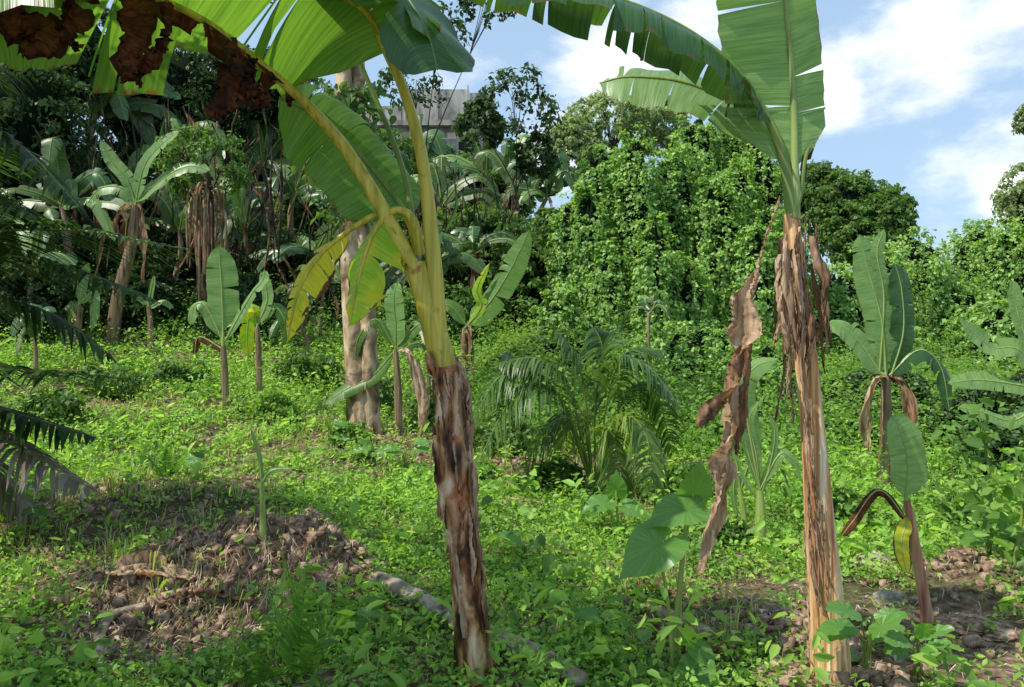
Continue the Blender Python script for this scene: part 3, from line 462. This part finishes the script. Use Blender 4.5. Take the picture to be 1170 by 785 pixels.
bg=[(235,205,20,75,'banana with fan of leaves on the slope left of the ruined house'),(70,235,15.5,75,'banana half hidden by the palm at the left edge'),(185,190,19,65,'banana with narrow leaves behind the pinkish brown stem'),(300,190,23,60,'banana high on the slope in front of the low house wall'),(585,215,27,55,'banana crown standing just below the ruined house corner'),(555,205,29,55,'banana crown left of the house corner, highest on the slope'),(505,235,24,60,'banana crown behind the central yellow stalk'),(625,225,26,50,'banana crown beside the top of the left vine dome'),(360,290,17.5,60,'banana plant just left of the tan trunk on the upper slope'),(335,225,21,65,'banana plant below the low house wall, left of the tan trunk'),(640,300,19,45,'banana leaves poking out between bush and left vine dome'),(745,355,13.2,28,'banana tip rising out of the vine bank'),(585,430,11.5,40,'low banana plant left of the young palm'),
(40,300,13.5,60,'shaded banana behind the palm fronds at the left edge'),(110,130,19,70,'tall banana crown high in the upper left under the dead leaf'),(280,270,18,65,'banana with hanging dead leaves behind the broad pale leaf'),(205,265,17,55,'banana in deep shade beside the vine-hung stem'),(440,270,19,55,'banana right behind the tan trunk'),(490,310,18,55,'banana showing between the two main stalks'),(540,290,18.5,50,'banana in the shade right of the main stalks'),(370,330,16.5,45,'short banana at the left foot of the tan trunk slope'),(475,190,30,55,'banana crown in front of the house wall above the main stalks'),(420,215,26,55,'banana crown just right of the tan trunk top'),(345,375,13.5,42,'banana sapling on the bank between the yellowish young banana and the tan trunk'),(490,400,12,38,'banana sapling seen left of the main yellow stem base'),(40,385,11.5,45,'banana sapling low behind the left palm fronds')]
for i,(px,py,d,s,lab) in enumerate(bg):
    rg=np.random.default_rng(i+900); x=(px-585)/F*d+rg.uniform(-.5,.5)*(d>14); b=A(x,d,H(x,d)); py=min(py,392.5-(b[2]+.5-CZ)/d*F)
    banana(lab,b,[(px+rg.uniform(-8,8),py+s*.5),(px,py)],[s*.07,s*.055,s*.04],leaf_fan(px,py,d,s,i+200,(9 if d>14 else 5)+i%4),BAN,STEMR,PETG,seed=40+i,tears=7 if d>14 else 3,dead=(4 if i==15 else int(rg.integers(0,4))) if d>14 else 0)
# ---------- tan trunk tree ----------
b=G(413,494); d=b[1]; root=thing('tree','tree with tall bare tan trunk rising left of the yellow stalks','tree',b); t=MB(); Q=lambda px,py,o=0:P(px,py,d+o)
tube(t,[b-A(0,0,.1),Q(409,440),Q(403,350),Q(400,230),Q(395,110),Q(390,-40)],[.19,.15,.135,.13,.12,.09],30,110,.10,seed=2)
t.build('trunk',BARK,root); t=MB()
tube(t,[b+A(.12,0,-.1),Q(423,440,-.05),Q(420,350,-.05),Q(413,230),Q(410,110),Q(412,-40)],[.14,.11,.10,.09,.08,.05],24,110,.10,seed=9); t.build('trunk',BARK,root); t=MB()
for e in ((330,-60),(450,-70),(400,-120)): tube(t,[Q(394,0),Q((394+e[0])/2,-30),Q(*e)],[.08,.06,.02],7,12)
t.build('limb',BARKD,root); m=MB(); 
for i,(x,y) in enumerate(((330,-90),(450,-100),(390,-150))): clumps(m,Q(x,y),A(1,1,.7),50,40,.13,i+400,core=False)
m.build('crown',[LM],root); m=MB(); rg=np.random.default_rng(66); n=1100; f=rg.random(n); p=np.stack([np.interp(f,[0,1],[Q(406,230)[0],Q(400,100)[0]])+rg.normal(0,.22,n),np.full(n,d)+rg.normal(-.1,.15,n),np.interp(f,[0,1],[Q(404,250)[2],Q(397,100)[2]])],-1)
leaves(m,p,A(0,-1,.4)+np.zeros((n,3)),.11,.7,1,66); m.build('climbing_leaves',[LM],root)
b=G(238,392); d=b[1]; Q=lambda px,py,o=0:P(px,py,d+o)
root=thing('vine_hung_tree','slender tree draped with brown hanging vines behind the broad pale leaf','tree',b); t=MB(); tube(t,[b,Q(236,320),Q(240,240),Q(232,170)],[.10,.09,.08,.05],10,30,.1); t.build('trunk',BARKD,root)
rg=np.random.default_rng(8)
for i in range(26):
    t=MB(); x=rg.uniform(214,258); y=rg.uniform(215,262); tube(t,[Q(236,y-10),Q(x,y,-.2),Q(x+rg.uniform(-4,4),y+rg.uniform(50,120),-.2)],[.018,.03,.008],5,20,.6,seed=i); t.build('vine',[DRYD,DRY][i%3==0],root)
m=MB(); clumps(m,Q(235,190),A(.7,.7,.6),60,40,.09,77,core=False); m.build('foliage',[LM],root)
# ---------- palms ----------
def frond(root,pts,r,leafL,n,lm,pm,seed=0,droop=.5,wid=.02,t0=.12,name='frond',sub='rachis',full=0):
    rg=np.random.default_rng(seed); S=spl(pts,80); T=nrm(np.gradient(S,axis=0)); m=MB()
    for side in (-1,1):
        for k in range(n):
            f=t0+(1-t0)*(k+.5*rg.random())/n; i=min(79,int(f*79)); t_=T[i]
            lat=nrm(np.cross(t_,A(0,0,1))+A(0,0,.15))*side
            L_=leafL*(math.sin(math.pi*min(1,f*.85+.12))**.7 if not full else (1-f)**.8+.05)*rg.uniform(.85,1.1)
            d0=nrm(lat+t_*.55+rg.normal(0,.08,3)); q=[S[i]]; dd=d0
            for j in range(4): q.append(q[-1]+dd*L_/4); dd=nrm(dd+A(0,0,-1)*droop*(.5+.35*rg.random()))
            q=np.array(q); w=np.array([.5,1,.95,.6,.05])*wid; nn=nrm(np.cross(d0,t_)); b_=nrm(np.cross(nn,d0))
            V=np.stack([q-b_*w[:,None]+0*nn,q+b_*w[:,None]+nn*w[:,None]*.3],1); m.add(V,gridF(5,2))
    f_=m.build(name,lm,root,smooth=False); t=MB(); tube(t,pts,[r,r*.2],6,24); t.build(sub,pm,f_); return f_
b=G(680,566); d=b[1]; Q=lambda px,py,o=0:P(px,py,d+o); root=thing('young_palm','young feather palm with arching fronds in the middle of the clearing','palm',b)
for i,(e,mm) in enumerate([([(678,560),(640,455),(590,450),(545,530)],LPALM),([(678,560),(650,445),(615,410),(570,415)],LPALM),([(678,560),(668,450),(655,402),(635,378)],LPALM),([(682,560),(695,450),(715,404),(755,400)],LPALM),([(682,560),(715,450),(750,450),(768,520)],LPALM),([(682,560),(712,480),(738,498),(750,570)],LPALMY),([(682,560),(695,495),(708,525),(715,595)],LPALMY),([(678,560),(650,480),(610,510),(588,580)],LPALM),([(680,560),(680,450),(688,400),(680,375)],LPALM),([(678,560),(665,475),(645,495),(630,570)],LPALMY),([(680,560),(700,430),(735,415),(778,465)],LPALM),([(678,560),(630,440),(575,428),(540,480)],LPALM)]):
    frond(root,[Q(a,c_,(-.7+.3*(i%5))*j/4) for j,(a,c_) in enumerate(e)],.013,.5,46,mm,PETG,seed=i,droop=.6,wid=.012,t0=.25)
x0=P(-150,330,6.0); b=A(x0[0],x0[1],H(x0[0],x0[1])); d=6.0; Q=lambda px,py,o=0:P(px,py,d+o)
root=thing('coconut_palm','coconut palm whose dark fronds reach in from the left frame edge','palm',b)
t=MB(); tube(t,[b-A(0,0,.1),(b+x0)/2+A(-.1,0,0),x0],[.2,.15,.12],14,30,.08); t.build('trunk',BARK,root)
for i,(e,mm,dr) in enumerate([([(-150,330),(-60,275),(70,262),(215,285)],LPALMD,.2),([(-150,330),(-60,290),(60,300),(180,345)],LPALMD,.25),([(-150,320),(-80,180),(10,160),(90,235)],LPALMD,.3),([(-150,335),(-60,330),(50,355),(130,410)],LPALMD,.3),([(-150,340),(-70,400),(20,420),(120,430)],LPALMD,.2),([(-150,345),(-90,450),(0,500),(105,560)],LDRYP,.4),([(-150,345),(-90,440),(10,470),(110,500)],LPALMD,.3),([(-150,345),(-90,470),(-20,520),(50,600)],LDRYP,.4),([(-150,320),(-160,150),(-80,60),(20,80)],LPALMD,.4),([(-150,320),(-100,250),(-20,220),(60,260)],LPALMD,.3),([(-150,320),(-260,200),(-330,220),(-380,300)],LPALM,.4),([(-150,320),(-230,300),(-300,380),(-330,470)],LPALM,.4)]):
    frond(root,[Q(a,c_,(-.6+.3*(i%4))*j/4) for j,(a,c_) in enumerate(e)],.02,.72,62,mm,PETG,seed=i+30,droop=dr,wid=.019)
def fern(label,px,py,ends,L_,group=None,seed=0):
    b=G(px,py); d=b[1]; root=thing('fern',label,'fern',b,group)
    for i,e in enumerate(ends): frond(root,[b,P((px+e[0])/2+e[2],(py+e[1])/2,d-.03*i),P(e[0],e[1],d-.1)],.005,L_,26,LFERN,PETG,seed=seed+i,droop=.08,wid=.008,full=1)
fern('tall fern with upright fronds at the bottom, left of the main stem',338,780,[(318,620,14),(352,640,-2),(300,668,10),(372,700,4)],.15,seed=1)
fern('low fern in the bottom left, cut by the lower frame edge',300,784,[(272,728,4),(262,752,0),(292,745,8)],.11,seed=11)
fern('small fern in a sunny patch left of the lone sucker',188,548,[(215,518,0),(168,520,0),(190,512,0)],.13,seed=21)
fern('small fern beside the fallen grey log under the main stem',690,776,[(682,735,0),(665,750,0),(708,745,0)],.09,seed=31)
HA=np.radians([0,7,20,42,70,95,125,148,162,172,180]); HR=np.array([1.08,.88,.74,.64,.57,.54,.58,.66,.60,.36,.12])
def heart(m,att,dirv,up,L_,W=1,cup=.15,seed=0,oval=False):
    rg=np.random.default_rng(seed); th=np.linspace(-math.pi,math.pi,48,endpoint=False)
    r=np.interp(abs(th),HA,HR) if not oval else 1/np.sqrt((np.cos(th)/.55)**2+(np.sin(th)/.27)**2)
    up=nrm(np.asarray(up,float)); d=nrm(np.asarray(dirv,float)); up=nrm(up-d*up.dot(d)*1.0); b=np.cross(up,d)
    s=np.linspace(0.02,1,7)[:,None]; rr=r[None]*s
    x=np.cos(th)[None]*rr+(.5 if oval else 0); y=np.sin(th)[None]*rr*W
    z=cup*abs(y)-.25*np.clip(x,0,2)**2+.03*np.sin(th*9+seed)[None]*s**2-.12*np.clip(-x,0,1)
    V=att+L_*(x[...,None]*d+y[...,None]*b+z[...,None]*up)
    m.add(V,gridF(7,48,True),np.tile(s*.8,(1,48)),abs(th)[None]*np.ones((7,1))*.2)
def taro(name,label,cat,px,py,lvs,lm=LTARO,pm=PETP,oval=False,sr=.012,group=None):
    b=G(px,py); d=b[1]; root=thing(name,label,cat,b,group)
    for i,(lx,ly,L_,(dx,dz),(ux,uy,uz),o) in enumerate(lvs):
        att=P(lx,ly,d+o); m=MB(); heart(m,att,A(dx,-.35,-dz),(ux,uy,uz),L_/F*d,cup=.12,seed=i,oval=oval); lf=m.build('leaf',lm,root)
        t=MB(); tube(t,[b+A(.02*(i%3-1),0,-.02),(b+att)/2+A((lx-px)/F*d*-.12,0,.04),att],[sr,sr*.8,sr*.4],7,16); t.build('leaf_stalk',pm,lf)
taro('taro_plant','taro with big heart-shaped leaves at the bottom between the two banana stems','taro',770,778,[(785,582,52,(-1,.15),(0,-.5,1),0),(752,622,54,(-.8,.5),(-.2,-1,.7),-.1),(792,564,40,(.25,-1),(.3,-1,.3),.1),(795,772,40,(-.3,.7),(0,-.8,.8),-.15),(800,745,24,(.6,.5),(0,-.6,.8),-.1)])
taro('taro_plant','small taro right of the young palm, below the vine bank','taro',705,610,[(688,575,26,(-1,.2),(0,-.6,1),0),(720,580,24,(1,.3),(0,-.6,1),0),(704,560,22,(0,-1),(0,-1,.3),0)])
rg=np.random.default_rng(12)
for nm,lab,px,py,S_,n in (('broadleaf_seedling','broad-leaved seedling with yellow-green leaves, right of the orange-brown stem base',990,770,40,9),('broadleaf_seedling','seedling with pointed leaves at the bottom right, beside the young banana base',1048,775,32,6),('broadleaf_seedling','leafy seedling near the left of the main stem, in the sunny weeds',465,545,24,7),('broadleaf_seedling','small seedling just right of the lone spear sucker',375,510,18,6),('broadleaf_seedling','low leafy plant at the left side of the dirt mound',205,548,20,6),('broadleaf_seedling','leafy weed right of the main stem below its middle',600,640,22,7),('broadleaf_seedling','leafy weed in the shade at bottom centre right of the log',690,730,24,7),('broadleaf_seedling','light seedling at the left edge under the dry palm frond',20,600,26,7),('broadleaf_seedling','leafy seedling left of the orange-brown stem by the suckers',820,640,20,6),('broadleaf_seedling','dark leaved seedling at the bottom centre-left under the mound',400,735,24,6),('broadleaf_seedling','seedling in the weeds under the small banana right of the tan trunk',430,530,20,6),('broadleaf_seedling','seedling at the far right edge near the pale dirt heap',1130,640,26,7)):
    lv=[]
    for k in range(n):
        a=rg.uniform(0,math.pi); h_=rg.uniform(.5,1.7)*S_
        lv.append((px+math.cos(a)*S_*.35,py-h_,S_*rg.uniform(.7,1.15),(math.cos(a)*1.2,-.45*math.sin(a)),(rg.uniform(-.3,.3),-.6,1),rg.uniform(-.2,.2)))
    taro(nm,lab,'seedling',px,py,lv,LTARO,PETG,True,.005)
def climber(label,px,py,top,n,size,seed,lm=LB):
    b=G(px,py); d=b[1]; root=thing('leafy_sapling',label,'sapling',b); rg=np.random.default_rng(seed); t=MB(); tp=P(*top,d); tube(t,[b,(b+tp)/2+A(.05,0,0),tp],[.014,.010,.005],6,16); t.build('stem',PETG,root)
    f=rg.uniform(.2,1,n)[:,None]; p=b+(tp-b)*f+rg.normal(0,.10,(n,3)); m=MB(); leaves(m,p,A(0,-.4,1)+np.zeros((n,3)),size,.6,.3,seed); m.build('foliage',lm,root)
climber('thin leafy sapling near the right edge with bright leaves',1128,640,(1118,470),90,.10,1)
climber('leafy sapling at the far right beside the reaching banana leaves',1158,650,(1160,510),80,.10,2)
climber('leafy sapling between the young banana and the right edge',1095,620,(1105,520),60,.09,3)
climber('small sapling beside the suckers, left of the orange-brown stem',900,600,(892,530),40,.08,4)
# ---------- logs, rocks, fallen leaves ----------
def log(label,pts,r,mm=BARKG,name='fallen_log',lift=.6,rough=.2):
    q=[G(a,b_,r*lift) for a,b_ in pts]; m=MB(); tube(m,q,[r*.85,r,r*.95,r*.7],18,70,rough,seed=int(pts[0][0]),close=True); 
    tag(m.build(name,mm),label,'log' if r>.015 else 'stick')
log('grey fallen log running behind the foot of the main banana stem',[(425,668),(475,695),(545,735),(610,762),(670,795)],.055,lift=1.1,rough=.35)
log('curved pale fallen stem at the bottom left below the dirt mound',[(165,700),(128,708),(112,738),(118,784)],.026,BARKG,lift=.7,rough=.35)
log('brown fallen log lying left of the orange-brown stem base',[(700,690),(760,708),(820,735)],.04,DIRT)
log('thin dry stick lying across the weeds right of the main stem',[(655,655),(675,680),(690,700)],.008,DRY,'stick')
log('thin stick on the litter at the bottom left corner',[(40,765),(90,742),(160,735)],.009,BARKG,'stick')
def lumpy(name,label,cat,px,py,rx,rz,mm,seed):
    b=G(px,py); d=b[1]; rg=np.random.default_rng(seed); th=np.linspace(0,6.283,64,endpoint=False); ph=np.linspace(.03,3.1,40)
    D=np.stack([np.sin(ph)[:,None]*np.cos(th)[None],np.sin(ph)[:,None]*np.sin(th)[None],np.cos(ph)[:,None]*np.ones((1,64))],-1)
    a_,b2_=D[...,0]*2+seed,D[...,2]*2+D[...,1]*1.3
    r=1+.25*sn(a_,b2_,1.4,seed%8)+.14*sn(a_,b2_,4,3)+.09*sn(a_,b2_,11,8)+.03*rg.normal(0,1,(40,64))
    m=MB(); m.add(b+D*r[...,None]*A(rx,rx*.8,rz)/F*d,gridF(40,64,True)[:,::-1]); tag(m.build(name,mm),label,cat)
for i,(px,py,rx,rz,mm,lab,c_) in enumerate([(1000,648,26,16,ROCK,'pale rock leaning behind the young reddish banana stem','rock'),(1018,688,20,13,ROCK,'rounded rock at the foot of the young reddish banana','rock'),(1105,716,42,10,DIRT,'sunlit heap of earth at the bottom right edge','dirt heap'),(1150,726,30,8,DIRT,'smaller earth clod right of the sunlit heap','dirt heap'),(595,582,30,12,DIRT,'clod of earth in the weeds right of the main stem','dirt heap'),(905,778,48,14,DIRT,'earth piled around the foot of the orange-brown stem','dirt heap'),(35,565,30,14,ROCK,'dark stone at the left edge under the dry frond','rock')]):
    lumpy('rock' if c_=='rock' else 'dirt_heap',lab,c_,px,py,rx,rz,mm,i+3)
for i,(pts,w,mm,lab) in enumerate([([(120,668),(165,660),(225,672)],.09,DRY,'large pale dry banana leaf lying left of the dirt mound'),([(25,690),(70,700),(110,690)],.06,DRY,'dry leaf on the litter at the left edge'),([(60,655),(80,680),(88,700)],.02,DRY,'narrow yellow dry leaf strip at the left'),([(885,640),(910,632),(925,640)],.07,DRY,'pale dry leaf lying just left of the orange-brown stem'),([(740,735),(800,760),(850,752)],.07,DRYD,'brown curled dead leaf beside the taro'),([(975,640),(1005,655),(1030,650)],.07,DRY,'crumpled straw leaf behind the young reddish banana'),([(180,700),(230,690),(290,698)],.05,DRYD,'brown fallen leaf below the dirt mound'),([(700,685),(740,680),(780,695)],.06,DRYD,'dark dry leaf on the soil right of the main stem'),([(230,610),(200,625),(150,640)],.03,DRY,'thin fallen straw leaf above the pale dry leaf'),([(380,690),(430,700),(470,720)],.05,DRYD,'dead leaf scrap beside the upper end of the grey log')]):
    q=[G(a,b_,.05) for a,b_ in pts]; m=MB(); sheet(m,q,[w*.4,w,w*.3],seed=i+150,crumple=.006,twist=.6,n=30,curl=.9); tag(m.build('fallen_leaf',mm),lab,'dry leaf')
# ---------- ruined house ----------
d=37; c0=P(470,230,d); root=thing('concrete_house','weathered grey unfinished concrete house on the hilltop behind the trees','house',A(c0[0],d,H(c0[0],d)-.5))
def box(m,x0,x1,y0,y1,z0,z1):
    v=[(x,y,z) for x in (x0,x1) for y in (y0,y1) for z in (z0,z1)]
    m.add(v,[(0,1,3,2),(4,6,7,5),(0,4,5,1),(2,3,7,6),(0,2,6,4),(1,5,7,3)])
X_=lambda px:(px-585)/F*d; Z_=lambda py:CZ-(py-392.5)/F*d
def part(name,mm,*bx):
    m=MB(); [box(m,*b_) for b_ in bx]; return m.build(name,mm,root,smooth=False)
part('wall',CONC,(X_(390),X_(565),d,d+7,Z_(330),Z_(142)))
part('parapet',CONC,(X_(388),X_(459),d-.12,d+.25,Z_(142)+.003,Z_(122)),(X_(460),X_(536),d-.12,d+.25,Z_(142)+.003,Z_(103)),(X_(537),X_(566),d-.12,d+.25,Z_(142)+.003,Z_(107)),(X_(462),X_(464),d-.2,d-.125,Z_(142)+.003,Z_(103)),(X_(499),X_(501),d-.2,d-.125,Z_(142)+.003,Z_(103)),(X_(534),X_(536),d-.2,d-.125,Z_(142)+.003,Z_(99)))
part('roof_slab',CONC,(X_(382),X_(574),d-.6,d-.22,Z_(147),Z_(141)))
for (a,b_) in ((400,416),(428,446),(480,498),(524,540)):
    f=part('window_frame',CONC,(X_(a)-.1,X_(a),d-.08,d-.003,Z_(184),Z_(158)),(X_(b_),X_(b_)+.1,d-.08,d-.003,Z_(184),Z_(158)),(X_(a)-.1,X_(b_)+.1,d-.1,d-.003,Z_(184)-.12,Z_(184)-.003))
    m=MB(); box(m,X_(a)+.003,X_(b_)-.003,d-.03,d-.002,Z_(184),Z_(158)); m.build('opening',DARK,f,smooth=False)
part('lower_wing',CONC,(X_(255),X_(386),d-1,d+5,Z_(320),Z_(190)))
part('wing_roof_slab',CONC,(X_(248),X_(388),d-1.5,d-1.02,Z_(200),Z_(193)))
for px in (262,300,340,376): part('column',CONC,(X_(px)-.15,X_(px)+.15,d-1.5,d-1.2,Z_(320),Z_(200)-.003))
# ---------- light ----------
el=math.radians(55); S=nrm(A(-.86,-.42,0))*math.cos(el)+A(0,0,math.sin(el))
ld=bpy.data.lights.new('sun','SUN'); ld.energy=5; ld.angle=math.radians(.5); ld.color=(1,.97,.88)
lo=bpy.data.objects.new('sun',ld); C.objects.link(lo); lo.rotation_euler=Vector(S).to_track_quat('Z','Y').to_euler()
w=bpy.data.worlds.new('World'); bpy.context.scene.world=w; w.use_nodes=True; N=w.node_tree.nodes; L=w.node_tree.links; N.clear()
sk=N.new('ShaderNodeTexSky'); sk.sky_type='NISHITA'; sk.sun_disc=False; sk.sun_elevation=el; sk.sun_rotation=math.atan2(S[0],S[1]); sk.dust_density=.6
b1=N.new('ShaderNodeBackground'); L.new(sk.outputs[0],b1.inputs[0]); b1.inputs[1].default_value=.14
b2=N.new('ShaderNodeBackground'); b2.inputs[0].default_value=(.97,.985,1,1); b2.inputs[1].default_value=1.3
tc=N.new('ShaderNodeTexCoord'); nz=N.new('ShaderNodeTexNoise'); nz.inputs['Scale'].default_value=5; nz.inputs['Detail'].default_value=8; nz.inputs['Roughness'].default_value=.6
mp=N.new('ShaderNodeMapping'); mp.inputs['Scale'].default_value=(1,1,2); L.new(tc.outputs['Generated'],mp.inputs[0]); L.new(mp.outputs[0],nz.inputs['Vector'])
acc=None
for px,py,rad in ((1060,25,.10),(1160,5,.08),(700,65,.07),(1150,215,.10),(945,110,.05),(800,0,.06),(620,170,.05)):
    v=nrm(A((px-585)/F,1,-(py-392.5)/F)); ds=N.new('ShaderNodeVectorMath'); ds.operation='DISTANCE'; nv=N.new('ShaderNodeVectorMath'); nv.operation='NORMALIZE'; L.new(tc.outputs['Generated'],nv.inputs[0]); L.new(nv.outputs[0],ds.inputs[0]); ds.inputs[1].default_value=tuple(v)
    mr=N.new('ShaderNodeMapRange'); mr.inputs[1].default_value=0; mr.inputs[2].default_value=rad*1.5; mr.inputs[3].default_value=.30; mr.inputs[4].default_value=0; L.new(ds.outputs['Value'],mr.inputs[0])
    if acc is None: acc=mr.outputs[0]
    else:
        ad=N.new('ShaderNodeMath'); ad.operation='MAXIMUM'; L.new(acc,ad.inputs[0]); L.new(mr.outputs[0],ad.inputs[1]); acc=ad.outputs[0]
ad=N.new('ShaderNodeMath'); ad.operation='ADD'; L.new(acc,ad.inputs[0]); L.new(nz.outputs['Fac'],ad.inputs[1])
rp=N.new('ShaderNodeMapRange'); rp.interpolation_type='SMOOTHSTEP'; rp.inputs[1].default_value=.56; rp.inputs[2].default_value=.86; rp.inputs[3].default_value=.04; rp.inputs[4].default_value=1; L.new(ad.outputs[0],rp.inputs[0])
hz=N.new('ShaderNodeBackground'); hz.inputs[0].default_value=(.48,.72,1,1); hz.inputs[1].default_value=1.08
m0=N.new('ShaderNodeMixShader'); m0.inputs[0].default_value=.62; L.new(b1.outputs[0],m0.inputs[1]); L.new(hz.outputs[0],m0.inputs[2])
mx=N.new('ShaderNodeMixShader'); L.new(rp.outputs[0],mx.inputs[0]); L.new(m0.outputs[0],mx.inputs[1]); L.new(b2.outputs[0],mx.inputs[2]); ow=N.new('ShaderNodeOutputWorld'); L.new(mx.outputs[0],ow.inputs[0])
# ---------- camera ----------
cd=bpy.data.cameras.new('camera'); cd.lens=28; cd.sensor_width=36; cd.clip_end=1000; co=bpy.data.objects.new('camera',cd); C.objects.link(co)
co.location=(0,0,CZ); co.rotation_euler=(math.pi/2,0,0); bpy.context.scene.camera=co
vs=bpy.context.scene.view_settings; vs.view_transform='Standard'; vs.look='None'; vs.exposure=0; vs.gamma=1
for o in bpy.data.objects:
    if '_o' in o: del o['_o']
